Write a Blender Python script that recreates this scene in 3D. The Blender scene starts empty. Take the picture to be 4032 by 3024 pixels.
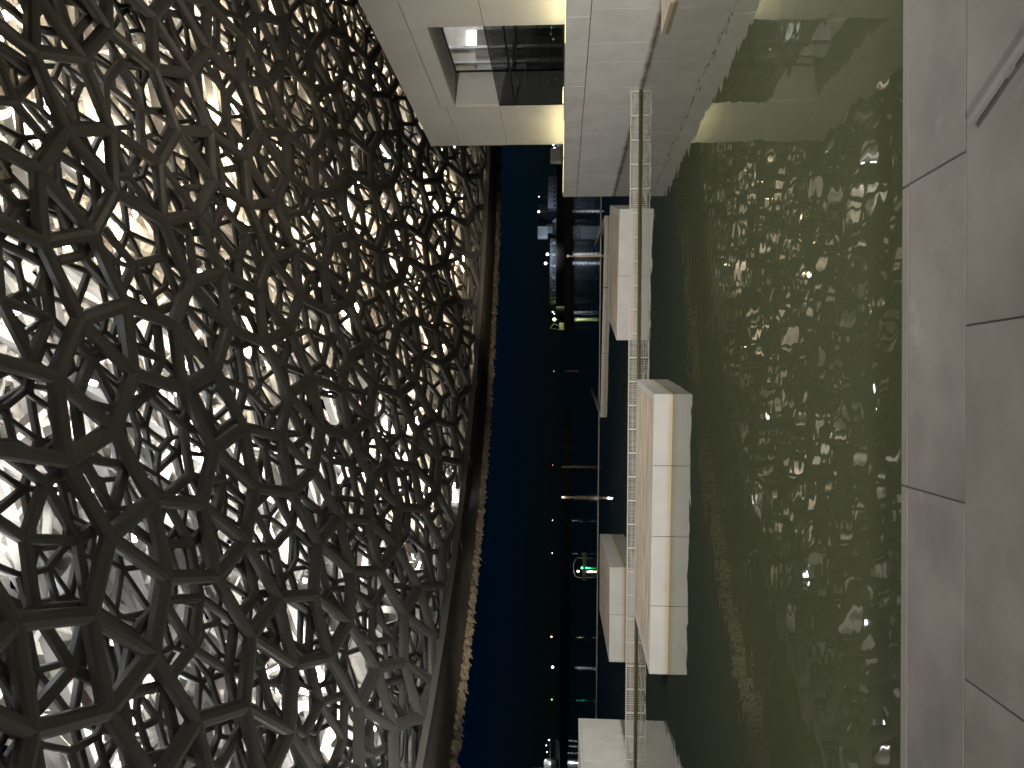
import bpy, bmesh, math, random
from mathutils import Vector, Matrix

random.seed(7)
SC = bpy.context.scene
COL = SC.collection
rad = math.radians

# ------------------------------------------------------------------ camera
EYE = 3.0                      # metres above the water; the phone is held sideways
pitch, yaw, roll = rad(3.57), rad(0.3), 0.006
Fw = Vector((math.sin(yaw) * math.cos(pitch), math.cos(yaw) * math.cos(pitch), math.sin(pitch)))
Rt = Vector((math.cos(yaw), -math.sin(yaw), 0))
Up = Rt.cross(Fw)
Rt2 = Rt * math.cos(roll) + Up * math.sin(roll)
Up2 = Up * math.cos(roll) - Rt * math.sin(roll)
cam_data = bpy.data.cameras.new('camera')
cam_data.sensor_fit = 'HORIZONTAL'
cam_data.sensor_width = 36.0
cam_data.lens = 769.0 / 1024.0 * 36.0
cam_data.clip_start = 0.05
cam_data.clip_end = 20000
cam = bpy.data.objects.new('camera', cam_data)
COL.objects.link(cam)
m = Matrix.Identity(4)
for i in range(3):
    m[i][0] = -Up2[i]
    m[i][1] = Rt2[i]
    m[i][2] = -Fw[i]
m[2][3] = EYE
cam.matrix_world = m
SC.camera = cam

# ------------------------------------------------------------------ night sky
W = bpy.data.worlds.new('World')
SC.world = W
W.use_nodes = True
nt = W.node_tree
bg = nt.nodes['Background']
sky = nt.nodes.new('ShaderNodeTexSky')
sky.sky_type = 'NISHITA'
sky.sun_disc = False
sky.sun_elevation = rad(3.0)
sky.sun_rotation = rad(75)
sky.altitude = 0
sky.air_density = 1.0
sky.dust_density = 0.0
sky.ozone_density = 6.0
tint = nt.nodes.new('ShaderNodeMix'); tint.data_type = 'RGBA'; tint.blend_type = 'MULTIPLY'
tint.inputs['Factor'].default_value = 1.0
tint.inputs['B'].default_value = (.40, .66, 1.0, 1)      # night blue
nt.links.new(sky.outputs[0], tint.inputs['A'])
nt.links.new(tint.outputs['Result'], bg.inputs['Color'])
bg.inputs['Strength'].default_value = 0.0066

# ------------------------------------------------------------------ render
vs = SC.view_settings
vs.view_transform = 'Standard'
vs.look = 'None'
vs.exposure = 0.0
vs.gamma = 1.0
vs.use_curve_mapping = False
cy = SC.cycles
cy.use_denoising = True
cy.max_bounces = 5
cy.diffuse_bounces = 2
cy.glossy_bounces = 4
cy.transmission_bounces = 6
cy.transparent_max_bounces = 8
cy.caustics_reflective = False
cy.caustics_refractive = False
cy.sample_clamp_indirect = 4.0
cy.use_light_tree = True
cy.use_adaptive_sampling = True
cy.adaptive_threshold = .03
cy.blur_glossy = 0.3

# ------------------------------------------------------------------ materials
def lin(c):
    return tuple((x / 255 / 12.92 if x / 255 <= .04045 else ((x / 255 + .055) / 1.055) ** 2.4) for x in c)

def mat(name, col, rough=.6, metal=0.0, var=0.0, scale=2.0, col2=None, bump=0.0, bscale=40.0, emit=None, estr=0.0,
        spec=0.5, stretch=None, detail=4.0):
    M = bpy.data.materials.new(name)
    M.use_nodes = True
    t = M.node_tree
    b = t.nodes['Principled BSDF']
    b.inputs['Base Color'].default_value = (*col, 1)
    b.inputs['Roughness'].default_value = rough
    b.inputs['Metallic'].default_value = metal
    b.inputs['Specular IOR Level'].default_value = spec
    if var or col2 or bump:
        tc = t.nodes.new('ShaderNodeTexCoord')
        src = tc.outputs['Object']
        if stretch:
            mp = t.nodes.new('ShaderNodeMapping')
            mp.inputs['Scale'].default_value = stretch
            t.links.new(src, mp.inputs['Vector'])
            src = mp.outputs[0]
    if var or col2:
        n = t.nodes.new('ShaderNodeTexNoise')
        n.inputs['Scale'].default_value = scale
        n.inputs['Detail'].default_value = detail
        n.inputs['Roughness'].default_value = .6
        t.links.new(src, n.inputs['Vector'])
        r = t.nodes.new('ShaderNodeValToRGB')
        c2 = col2 if col2 else tuple(x * (1 - var) for x in col)
        r.color_ramp.elements[0].position = .3
        r.color_ramp.elements[0].color = (*c2, 1)
        r.color_ramp.elements[1].position = .7
        r.color_ramp.elements[1].color = (*[min(1, x * (1 + var * .6)) for x in col], 1)
        t.links.new(n.outputs['Fac'], r.inputs['Fac'])
        t.links.new(r.outputs[0], b.inputs['Base Color'])
    if bump:
        n2 = t.nodes.new('ShaderNodeTexNoise')
        n2.inputs['Scale'].default_value = bscale
        n2.inputs['Detail'].default_value = 5
        t.links.new(src, n2.inputs['Vector'])
        bp = t.nodes.new('ShaderNodeBump')
        bp.inputs['Strength'].default_value = bump
        bp.inputs['Distance'].default_value = .01
        t.links.new(n2.outputs['Fac'], bp.inputs['Height'])
        t.links.new(bp.outputs[0], b.inputs['Normal'])
    if emit:
        b.inputs['Emission Color'].default_value = (*emit, 1)
        b.inputs['Emission Strength'].default_value = estr
    return M

def stained(name, col, stain, z0, z1, rough=.55, var=.11):
    """pale cladding with a tide stain with a ragged upper edge just above the water"""
    M = mat(name, col, rough, var=var, scale=.9)
    t = M.node_tree
    b = t.nodes['Principled BSDF']
    prev = b.inputs['Base Color'].links[0].from_socket
    g = t.nodes.new('ShaderNodeNewGeometry')
    sx = t.nodes.new('ShaderNodeSeparateXYZ')
    t.links.new(g.outputs['Position'], sx.inputs[0])
    n = t.nodes.new('ShaderNodeTexNoise')
    n.inputs['Scale'].default_value = 1.6
    n.inputs['Detail'].default_value = 6
    mp = t.nodes.new('ShaderNodeMapping')
    mp.inputs['Scale'].default_value = (1, 1, .25)
    t.links.new(g.outputs['Position'], mp.inputs[0])
    t.links.new(mp.outputs[0], n.inputs['Vector'])
    ma = t.nodes.new('ShaderNodeMath'); ma.operation = 'MULTIPLY_ADD'
    ma.inputs[1].default_value = (z1 - z0) * 1.2
    ma.inputs[2].default_value = -(z1 - z0) * .6
    t.links.new(n.outputs['Fac'], ma.inputs[0])
    ad = t.nodes.new('ShaderNodeMath'); ad.operation = 'ADD'
    t.links.new(sx.outputs[2], ad.inputs[0]); t.links.new(ma.outputs[0], ad.inputs[1])
    mr = t.nodes.new('ShaderNodeMapRange')
    mr.inputs['From Min'].default_value = z0
    mr.inputs['From Max'].default_value = z1
    mr.inputs['To Min'].default_value = 1
    mr.inputs['To Max'].default_value = 0
    t.links.new(ad.outputs[0], mr.inputs['Value'])
    mx = t.nodes.new('ShaderNodeMix'); mx.data_type = 'RGBA'
    t.links.new(mr.outputs[0], mx.inputs['Factor'])
    t.links.new(prev, mx.inputs['A'])
    mx.inputs['B'].default_value = (*stain, 1)
    t.links.new(mx.outputs['Result'], b.inputs['Base Color'])
    return M

def glass(name, tint, rough=0.0, ior=1.45):
    """thin sheet: mostly clear with a Fresnel reflection"""
    M = bpy.data.materials.new(name)
    M.use_nodes = True
    t = M.node_tree
    t.nodes.remove(t.nodes['Principled BSDF'])
    out = t.nodes['Material Output']
    tr = t.nodes.new('ShaderNodeBsdfTransparent'); tr.inputs[0].default_value = (*tint, 1)
    gl = t.nodes.new('ShaderNodeBsdfGlossy'); gl.inputs['Roughness'].default_value = rough
    lw = t.nodes.new('ShaderNodeLayerWeight'); lw.inputs[0].default_value = .5
    pw = t.nodes.new('ShaderNodeMath'); pw.operation = 'POWER'; pw.inputs[1].default_value = 4.5
    t.links.new(lw.outputs['Facing'], pw.inputs[0])
    fr = t.nodes.new('ShaderNodeMath'); fr.operation = 'MULTIPLY_ADD'; fr.inputs[1].default_value = .9; fr.inputs[2].default_value = .03
    t.links.new(pw.outputs[0], fr.inputs[0])
    mx = t.nodes.new('ShaderNodeMixShader')
    t.links.new(fr.outputs[0], mx.inputs[0]); t.links.new(tr.outputs[0], mx.inputs[1]); t.links.new(gl.outputs[0], mx.inputs[2])
    t.links.new(mx.outputs[0], out.inputs['Surface'])
    return M

def water_mat(name, col, s1, d1, s2, d2):
    M = bpy.data.materials.new(name)
    M.use_nodes = True
    t = M.node_tree
    b = t.nodes['Principled BSDF']
    b.inputs['Base Color'].default_value = (*col, 1)
    b.inputs['Roughness'].default_value = 0.015
    b.inputs['IOR'].default_value = 1.33
    b.inputs['Specular IOR Level'].default_value = .5
    tc = t.nodes.new('ShaderNodeTexCoord')
    prev = None
    for (s, d, st) in ((s1, d1, (1, 1, 1)), (s2, d2, (1, .6, 1))):
        mp = t.nodes.new('ShaderNodeMapping')
        mp.inputs['Scale'].default_value = st
        mp.inputs['Rotation'].default_value = (0, 0, .4)
        t.links.new(tc.outputs['Object'], mp.inputs[0])
        n = t.nodes.new('ShaderNodeTexNoise')
        n.inputs['Scale'].default_value = s
        n.inputs['Detail'].default_value = 1.0
        n.inputs['Roughness'].default_value = .35
        t.links.new(mp.outputs[0], n.inputs['Vector'])
        bp = t.nodes.new('ShaderNodeBump')
        bp.inputs['Strength'].default_value = 1
        bp.inputs['Distance'].default_value = d
        t.links.new(n.outputs['Fac'], bp.inputs['Height'])
        if prev:
            t.links.new(prev.outputs[0], bp.inputs['Normal'])
        prev = bp
    t.links.new(prev.outputs[0], b.inputs['Normal'])
    return M

M_white = stained('white_cladding', (.72, .705, .67), (.17, .12, .075), .0, .15)
M_plat = stained('platform_concrete', (.425, .415, .395), (.36, .29, .19), .02, .16)
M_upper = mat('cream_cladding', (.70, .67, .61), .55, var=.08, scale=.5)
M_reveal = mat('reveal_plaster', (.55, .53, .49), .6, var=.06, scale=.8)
M_backing = mat('joint_backing', (.05, .045, .04), .9)
M_trav = mat('travertine_top', (.52, .46, .37), .7, var=.25, scale=2.2, col2=(.21, .17, .125), stretch=(.35, 2.2, 1), bump=.15, bscale=9, detail=8)
M_pave = mat('paver_stone', (.102, .094, .087), .5, var=.3, scale=2.6, col2=(.066, .062, .059), bump=.12, bscale=60, detail=6)
M_pave2 = mat('paver_stone_brown', (.107, .100, .091), .55, var=.3, scale=2.2, col2=(.070, .063, .056), bump=.12, bscale=55, detail=6)
def per_object(M, blotch=None):
    """shift the pattern from stone to stone and vary its tone a little; pale mineral blotches"""
    t = M.node_tree
    oi = t.nodes.new('ShaderNodeObjectInfo')
    tc = [n for n in t.nodes if n.type == 'TEX_COORD'][0]
    va = t.nodes.new('ShaderNodeVectorMath'); va.operation = 'ADD'
    sc = t.nodes.new('ShaderNodeVectorMath'); sc.operation = 'SCALE'; sc.inputs['Scale'].default_value = 37.0
    cb = t.nodes.new('ShaderNodeCombineXYZ')
    for k in range(3): t.links.new(oi.outputs['Random'], cb.inputs[k])
    t.links.new(cb.outputs[0], sc.inputs[0])
    t.links.new(tc.outputs['Object'], va.inputs[0]); t.links.new(sc.outputs[0], va.inputs[1])
    for n in t.nodes:
        if n.type == 'TEX_NOISE': t.links.new(va.outputs[0], n.inputs['Vector'])
    b = t.nodes['Principled BSDF']
    prev = b.inputs['Base Color'].links[0].from_socket
    hs = t.nodes.new('ShaderNodeHueSaturation')
    mr = t.nodes.new('ShaderNodeMapRange'); mr.inputs['To Min'].default_value = .9; mr.inputs['To Max'].default_value = 1.08
    t.links.new(oi.outputs['Random'], mr.inputs['Value']); t.links.new(mr.outputs[0], hs.inputs['Value'])
    t.links.new(prev, hs.inputs['Color'])
    n3 = t.nodes.new('ShaderNodeTexNoise'); n3.inputs['Scale'].default_value = 5.0; n3.inputs['Detail'].default_value = 8
    t.links.new(va.outputs[0], n3.inputs['Vector'])
    r3 = t.nodes.new('ShaderNodeValToRGB'); r3.color_ramp.elements[0].position = .66; r3.color_ramp.elements[1].position = .8
    t.links.new(n3.outputs['Fac'], r3.inputs['Fac'])
    m3 = t.nodes.new('ShaderNodeMath'); m3.operation = 'MULTIPLY'; m3.inputs[1].default_value = .55
    t.links.new(r3.outputs[0], m3.inputs[0])
    mx = t.nodes.new('ShaderNodeMix'); mx.data_type = 'RGBA'
    t.links.new(m3.outputs[0], mx.inputs['Factor']); t.links.new(hs.outputs[0], mx.inputs['A'])
    mx.inputs['B'].default_value = (.19, .18, .172, 1)
    t.links.new(mx.outputs['Result'], b.inputs['Base Color'])
per_object(M_pave); per_object(M_pave2)
M_joint = mat('paver_joint', (.022, .019, .017), .9)
M_edge = mat('edge_stone', (.105, .096, .088), .5, var=.15, scale=3)
M_algae = mat('algae_stone', (.05, .045, .022), .7, var=.4, scale=5)
M_steel = mat('bar_steel', (.13, .122, .115), .45, var=.1, scale=8)
M_water = water_mat('lagoon_water', (.040, .046, .025), 2.1, .0026, .7, .006)
M_sea = water_mat('sea_water', (.004, .007, .010), 2.0, .008, .35, .03)
M_sea.node_tree.nodes['Principled BSDF'].inputs['Roughness'].default_value = .1
M_fence = mat('white_grating', (.46, .44, .385), .5, var=.1, scale=4)
M_float = mat('float_algae', (.07, .062, .024), .7, var=.3, scale=6)
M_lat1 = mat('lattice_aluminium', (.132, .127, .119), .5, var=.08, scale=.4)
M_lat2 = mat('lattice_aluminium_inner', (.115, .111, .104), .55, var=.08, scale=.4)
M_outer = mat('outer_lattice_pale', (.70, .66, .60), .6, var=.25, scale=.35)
M_struct = mat('dome_steel', (.55, .53, .49), .5, var=.1, scale=.5)
M_soffit = mat('soffit_metal', (.13, .115, .095), .38, metal=.2, var=.12, scale=.4)
M_trim = mat('soffit_trim', (.26, .245, .22), .35, metal=.5)
M_caustic = mat('caustic_plate_metal', (.50, .43, .33), .45, metal=.1, var=.3, scale=3)  # pale plates standing in for rippling light thrown up by the water
M_glass = glass('clear_glass', (.93, .94, .94))
M_tint = glass('tinted_glass', (.56, .57, .56))
M_frame = mat('dark_frame', (.012, .012, .012), .4)
M_dark = mat('dark_interior', (.03, .03, .032), .7)
M_wallin = mat('interior_wall', (.55, .53, .51), .7)
M_grey = mat('interior_grey', (.14, .14, .145), .6)
M_house = mat('lamp_housing', (.12, .12, .12), .5)
M_conc = mat('sea_concrete', (.24, .22, .19), .85, var=.25, scale=.3)
M_rock = mat('rock_brown', (.15, .12, .09), .9, var=.35, scale=.5)
M_shore = mat('shore_wall', (.42, .44, .47), .8, var=.15, scale=.2)
M_shoredark = mat('shore_dark', (.10, .105, .11), .85, var=.2, scale=.3)
M_tent = mat('tent_canvas', (.75, .77, .8), .8)
M_pole = mat('pile_timber', (.36, .29, .2), .8, var=.25, scale=1.5)
M_hull = mat('boat_hull', (.2, .19, .175), .5)
M_rail = mat('boom_pipe', (.3, .29, .26), .5)

def emis(name, col, s):
    M = bpy.data.materials.new(name); M.use_nodes = True
    t = M.node_tree; t.nodes.remove(t.nodes['Principled BSDF'])
    e = t.nodes.new('ShaderNodeEmission'); e.inputs[0].default_value = (*col, 1); e.inputs[1].default_value = s
    t.links.new(e.outputs[0], t.nodes['Material Output'].inputs[0])
    return M
E_warm = emis('lens_warm', (1.0, .80, .52), 45)
E_cool = emis('lens_cool', (.88, .95, 1.0), 45)
E_white = emis('lamp_white', (.85, .93, 1.0), 6)
E_far = emis('far_lamp', (.9, .96, 1.0), 7)
E_green = emis('lamp_green', (.05, 1.0, .35), 18)
E_lime = emis('lamp_lime', (.85, 1.0, .45), 8)
E_red = emis('lamp_red', (1.0, .3, .25), 4)
E_yel = emis('led_yellow', (1.0, .82, .38), 5)
E_panel = emis('light_panel', (1.0, .97, .92), 5)

# ------------------------------------------------------------------ helpers
class MB:
    def __init__(s):
        s.v = []; s.f = []; s.mi = []
    def add(s, vs, fs, mi=0):
        o = len(s.v)
        s.v += [tuple(v) for v in vs]
        for f in fs:
            s.f.append(tuple(i + o for i in f)); s.mi.append(mi)
    def box(s, x0, x1, y0, y1, z0, z1, mi=0):
        s.add([(x0, y0, z0), (x1, y0, z0), (x1, y1, z0), (x0, y1, z0), (x0, y0, z1), (x1, y0, z1), (x1, y1, z1), (x0, y1, z1)],
              [(0, 3, 2, 1), (4, 5, 6, 7), (0, 1, 5, 4), (1, 2, 6, 5), (2, 3, 7, 6), (3, 0, 4, 7)], mi)
    def bar(s, a, b, w, h=None, mi=0):
        a = Vector(a); b = Vector(b); h = h or w
        d = (b - a).normalized()
        u = Vector((0, 0, 1)) if abs(d.z) < .95 else Vector((1, 0, 0))
        r = d.cross(u).normalized(); u = r.cross(d)
        vs = [p + r * (sx * w / 2) + u * (sz * h / 2) for p in (a, b) for sx, sz in ((-1, -1), (1, -1), (1, 1), (-1, 1))]
        s.add(vs, [(3, 2, 1, 0), (4, 5, 6, 7), (0, 1, 5, 4), (1, 2, 6, 5), (2, 3, 7, 6), (3, 0, 4, 7)], mi)
    def tube(s, a, b, r, n=8, r2=None, mi=0):
        a = Vector(a); b = Vector(b); r2 = r if r2 is None else r2
        d = (b - a).normalized()
        u = Vector((0, 0, 1)) if abs(d.z) < .95 else Vector((1, 0, 0))
        x = d.cross(u).normalized(); y = x.cross(d)
        vs = []
        for p, q in ((a, r), (b, r2)):
            for k in range(n):
                an = 2 * math.pi * k / n
                vs.append(p + x * (q * math.cos(an)) + y * (q * math.sin(an)))
        fs = [(k, (k + 1) % n, n + (k + 1) % n, n + k) for k in range(n)]
        fs += [tuple(range(n - 1, -1, -1)), tuple(range(n, 2 * n))]
        s.add(vs, fs, mi)
    def ball(s, c, r, n=8, mi=0):
        c = Vector(c); vs = [c + Vector((0, 0, r))]
        rings = n // 2 - 1
        for i in range(1, rings + 1):
            th = math.pi * i / (rings + 1)
            for k in range(n):
                an = 2 * math.pi * k / n
                vs.append(c + Vector((math.sin(th) * math.cos(an), math.sin(th) * math.sin(an), math.cos(th))) * r)
        vs.append(c - Vector((0, 0, r)))
        fs = [(0, 1 + k, 1 + (k + 1) % n) for k in range(n)]
        for i in range(rings - 1):
            for k in range(n):
                a = 1 + i * n + k; b2 = 1 + i * n + (k + 1) % n
                fs.append((a, a + n, b2 + n, b2))
        L = len(vs) - 1; o = 1 + (rings - 1) * n
        fs += [(L, o + (k + 1) % n, o + k) for k in range(n)]
        s.add(vs, fs, mi)
    def mesh(s, name, mats, bevel=0.0, smooth=False):
        me = bpy.data.meshes.new(name)
        me.from_pydata(s.v, [], s.f)
        if not isinstance(mats, (list, tuple)):
            mats = [mats]
        for M in mats:
            me.materials.append(M)
        if len(mats) > 1:
            me.polygons.foreach_set('material_index', s.mi)
        if bevel:
            bm = bmesh.new(); bm.from_mesh(me)
            bmesh.ops.bevel(bm, geom=list(bm.edges), offset=bevel, segments=1, affect='EDGES', profile=.5)
            bm.to_mesh(me); bm.free()
        if smooth:
            me.polygons.foreach_set('use_smooth', [True] * len(me.polygons))
        me.update()
        return me
    def build(s, name, mats, parent=None, loc=None, bevel=0.0, smooth=False):
        return link(name, s.mesh(name, mats, bevel, smooth), parent, loc)

def link(name, data, parent=None, loc=None):
    o = bpy.data.objects.new(name, data)
    COL.objects.link(o)
    if loc is not None:
        o.location = loc
    if parent:
        o.parent = parent
    return o

def tag(o, label=None, cat=None, group=None, kind=None):
    if label: o['label'] = label
    if cat: o['category'] = cat
    if group: o['group'] = group
    if kind: o['kind'] = kind
    return o

def thing(name, label, cat, loc=(0, 0, 0), rz=0, group=None):
    o = link(name, None, None, loc)
    o.rotation_euler = (0, 0, rz)
    return tag(o, label, cat, group)

def box(x0, x1, y0, y1, z0, z1):
    b = MB(); b.box(x0, x1, y0, y1, z0, z1); return b

def light(name, kind, loc, energy, col, parent=None, size=.3, aim=None, angle=None, blend=.6):
    L = bpy.data.lights.new(name, kind)
    L.energy = energy; L.color = col
    if kind in ('POINT', 'SPOT'):
        L.shadow_soft_size = size
    if kind == 'SPOT':
        L.spot_size = angle; L.spot_blend = blend
    o = bpy.data.objects.new(name, L); COL.objects.link(o)
    o.location = loc
    if parent: o.parent = parent
    if aim is not None:
        o.rotation_euler = (Vector(aim)).to_track_quat('-Z', 'Y').to_euler()
    return o

# ================================================================== SETTING
# water: the sheltered lagoon up to the floating boom, the open sea beyond it
b = MB()
b.add([(-60, 2.2, 0), (70, 2.2, 0), (70, 55.0, 0), (14.3, 57.9, 0), (-9.2, 59.8, 0), (-60, 63.0, 0)], [(0, 1, 2, 3, 4, 5)])
tag(b.build('water', M_water), kind='structure')
b = MB()
b.add([(-7000, -300, -.012), (7000, -300, -.012), (7000, 14000, -.012), (-7000, 14000, -.012)], [(0, 1, 2, 3)])
tag(b.build('sea', M_sea), kind='structure')

# quay pavement: a joint-coloured bed with separate stones standing proud
PZ = 1.45
b = MB(); b.box(-9, 9, -30, 3.565, -2, PZ - .004)
pav = tag(b.build('pavement', M_joint), kind='structure')
stones = []
def stone(x0, x1, y0, y1, M):
    w, d = x1 - x0 - .008, y1 - y0 - .008
    key = (round(w, 3), round(d, 3), M.name)
    if key not in stone.cache:
        stone.cache[key] = box(-w / 2, w / 2, -d / 2, d / 2, -.05, 0).mesh('paving_stone', M, bevel=.0018)
    o = link('paving_stone', stone.cache[key], pav, ((x0 + x1) / 2, (y0 + y1) / 2, PZ + random.uniform(-.0012, .0012)))
    return o
stone.cache = {}
for k in range(-6, 6):
    stone(-.43 + 1.35 * k, -.43 + 1.35 * (k + 1), 3.05, 3.535, M_pave)
    e0 = box(-.67, .67, -.031, .031, -.35, 0)
    if 'e' not in stone.cache:
        stone.cache['e'] = e0.mesh('edge_stone', M_edge, bevel=.003)
    link('edge_stone', stone.cache['e'], pav, (-.43 + 1.35 * (k + .5), 3.571, PZ - .001))
for r in range(5):
    y1 = 3.05 - r * 1.35
    off = .25 if r % 2 == 0 else -.43
    for k in range(-6, 6):
        stone(off + 1.35 * k, off + 1.35 * (k + 1), y1 - 1.35, y1, M_pave2)
b = MB(); b.box(-9, 9, 3.566, 3.60, -2, PZ - .36)
b.build('quay_wall_face', M_algae, pav)

# slim bar lying on the stones by the right edge
d = Vector((.155, -.34, 0)).normalized(); p0 = Vector((.995, 3.0, PZ))
bar = thing('floor_bar', 'slim pale metal bar with a sharp end raised over the grey paving', 'bar', p0, math.atan2(d.y, d.x))
b = MB(); b.box(.02, 2.2, -.014, .014, .008, .03); b.build('bar_strip', M_steel, bar, bevel=.003)
b = MB()
for x in (.25, .95, 1.65): b.box(x, x + .05, -.01, .01, .001, .0078)
b.build('bar_feet', M_steel, bar)

# ================================================================== RIGHT BUILDING
RB = thing('waterside_gallery', 'pale panelled gallery rising from the water with a recessed lit window', 'building', (11.06, 44.3, 0), .018)
def panel(name, x, y0, y1, z0, z1, M, parent=RB, th=.09, g=.012, bevel=.006):
    return box(x, x + th, y0 + g, y1 - g, z0 + g, z1 - g).build(name, M, parent, bevel=bevel)
# plinth core and its cladding
b = MB(); b.box(.06, 12, -55, -.02, -2, 2.86); b.build('plinth_core', M_backing, RB)
ys = [0, -4.2, -7.3, -10.4, -13.5, -15.29, -17.5, -18.92, -21.12, -22.5, -24.7, -26.1, -28.3, -29.7, -32, -38, -46, -55]
for a, c in zip(ys, ys[1:]):
    panel('cladding_panel', -.03, c, a, -1, 2.12, M_white, g=.008, bevel=0)
yt = [0, -5.1, -10.3, -15.5, -20.7, -25.9, -31, -43, -55]
for a, c in zip(yt, yt[1:]):
    panel('coping_panel', -.04, c, a, 2.13, 2.9, M_white, g=.006)
b = MB(); b.box(.061, 12, -55, -.03, 2.86, 2.885); b.build('terrace_deck', M_upper, RB)
b = MB(); b.box(.06, 12, -.02, .05, -2, 2.89); b.build('plinth_end', M_white, RB, bevel=.01)
# upper storey
X = .8
OY0, OY1 = -18.55, -11.57          # window opening along the wall
YF, YN = -6.55, -40.0
ZT = 9.45
core = MB()
core.box(X + .1, 2.27, OY1 + .035, -9.7, 2.89, ZT - .04)
core.box(X + .1, 9.0, -9.69, YF - .1, 2.89, ZT - .04)
core.box(X + .1, 9.0, YN, OY0 - .035, 2.89, ZT - .04)
core.box(X + .1, 2.27, OY0 - .03, OY1 + .03, 7.62, ZT - .04)
core.box(2.28, 9.0, OY0 - .03, -9.7, 8.65, ZT - .04)
core.build('upper_core', M_backing, RB)
def uppanel(y0, y1, z0, z1): return panel('wall_panel', X, y0, y1, z0, z1, M_upper, g=.008)
uppanel(OY1, YF, 2.89, 5.67); uppanel(OY1, YF, 5.67, 7.95); uppanel(-10.9, YF, 7.95, ZT)
uppanel(OY1, -10.9, 7.95, ZT)
uppanel(OY0, OY1, 7.56, 8.2); uppanel(OY0, OY1, 8.2, ZT)
for y0, y1 in ((-24.4, OY0), (-31, -24.4), (YN, -31)):
    uppanel(y0, y1, 2.89, 5.64); uppanel(y0, y1, 5.64, 8.2); uppanel(y0, y1, 8.2, ZT)
b = MB(); b.box(X, 9.0, YF - .1, YF, 2.89, ZT); b.build('end_wall', M_upper, RB)
b = MB(); b.box(X + .02, 9.0, YN, YF - .02, ZT - .04, ZT - .01); b.build('roof_deck', M_upper, RB)
# recess: side reveals, soffit, floor
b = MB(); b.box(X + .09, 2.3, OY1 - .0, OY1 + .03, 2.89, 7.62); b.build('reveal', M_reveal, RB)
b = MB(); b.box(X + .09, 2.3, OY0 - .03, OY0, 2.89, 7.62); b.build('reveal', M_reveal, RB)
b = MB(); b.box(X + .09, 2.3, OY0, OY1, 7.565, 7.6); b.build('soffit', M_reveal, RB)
b = MB(); b.box(X + .09, 2.3, OY0, OY1, 2.89, 2.93); b.build('recess_floor', M_grey, RB)
# rear glazing with dark frame, and the room behind
gz = 2.3
rear = box(gz, gz + .012, OY0 + .05, OY1 - .06, 2.95, 7.52).build('window_glass', M_glass, RB)
b = MB()
b.box(gz - .03, gz + .05, OY1 - .06, OY1 - .0, 2.93, 7.56)
b.box(gz - .03, gz + .05, OY0, OY0 + .05, 2.93, 7.56)
b.box(gz - .03, gz + .05, OY0 + .05, OY1 - .06, 7.52, 7.56)
b.build('window_frame', M_frame, RB)
b = MB(); b.box(8.6, 8.7, OY0, -9.72, 2.9, 8.6); b.build('room_back_wall', M_wallin, RB)
b = MB(); b.box(gz + .05, 8.6, OY0, -9.72, 8.6, 8.64); b.build('room_ceiling', M_wallin, RB)
b = MB(); b.box(gz, 8.6, -9.78, -9.72, 2.9, 8.6); b.build('room_end_wall', M_wallin, RB)
b = MB(); b.box(gz + .05, 8.6, OY0, -9.78, 2.87, 2.93); b.build('room_floor', M_grey, RB)
b = MB(); b.box(4.2, 4.89, -9.95, -9.82, 6.87, 7.29); b.build('light_panel', E_panel, RB)
b = MB(); b.box(4.3, 4.82, -11.6, -11.5, 8.4, 8.5); b.build('strip_light', E_panel, RB)
for x0, x1 in ((4.07, 4.19), (3.40, 3.49)):
    b = MB(); b.box(x0, x1, -9.98, -9.80, 2.95, 8.55); b.build('white_post', M_tent, RB)
b = MB(); b.box(4.21, 4.95, -9.90, -9.80, 3.0, 6.85); b.build('dark_screen', M_grey, RB)
b = MB(); b.box(3.70, 4.05, -9.90, -9.80, 3.0, 6.9); b.build('dark_screen', M_grey, RB)
b = MB(); b.box(3.02, 3.39, -9.88, -9.80, 6.93, 8.0); b.build('beige_panel', mat('beige_board', (.52, .45, .32), .7), RB)
b = MB(); b.box(3.12, 3.37, -9.90, -9.80, 4.6, 6.8); b.build('white_board', M_tent, RB)
b = MB(); b.box(gz + .06, 5.2, -11.1, -10.6, 5.0, 5.16); b.build('desk_edge', M_grey, RB)
light('room_light', 'POINT', (5.6, -12.2, 7.7), 170, (1, .96, .92), RB, .3)
# flush front glazing below, with black rail
for y0, y1 in ((OY0 + .01, -16.9), (-16.9, -15.2), (-15.2, -13.4), (-13.4, OY1 - .03)):
    box(X + .02, X + .034, y0 + .006, y1 - .006, 2.93, 5.64).build('front_pane', M_tint, RB)
b = MB()
b.box(X, X + .05, OY0, OY1, 4.95, 5.02)
b.box(X, X + .05, OY1 - .04, OY1 - .005, 2.93, 5.64)
b.box(X, X + .05, OY0, OY1, 5.64, 5.66)
b.build('balustrade_rail', M_frame, RB)
for z in (3.4, 3.9, 4.4): 
    box(1.5, 1.52, OY0 + .2, OY1 - .1, z, z + .015).build('inner_rail', M_frame, RB)
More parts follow.
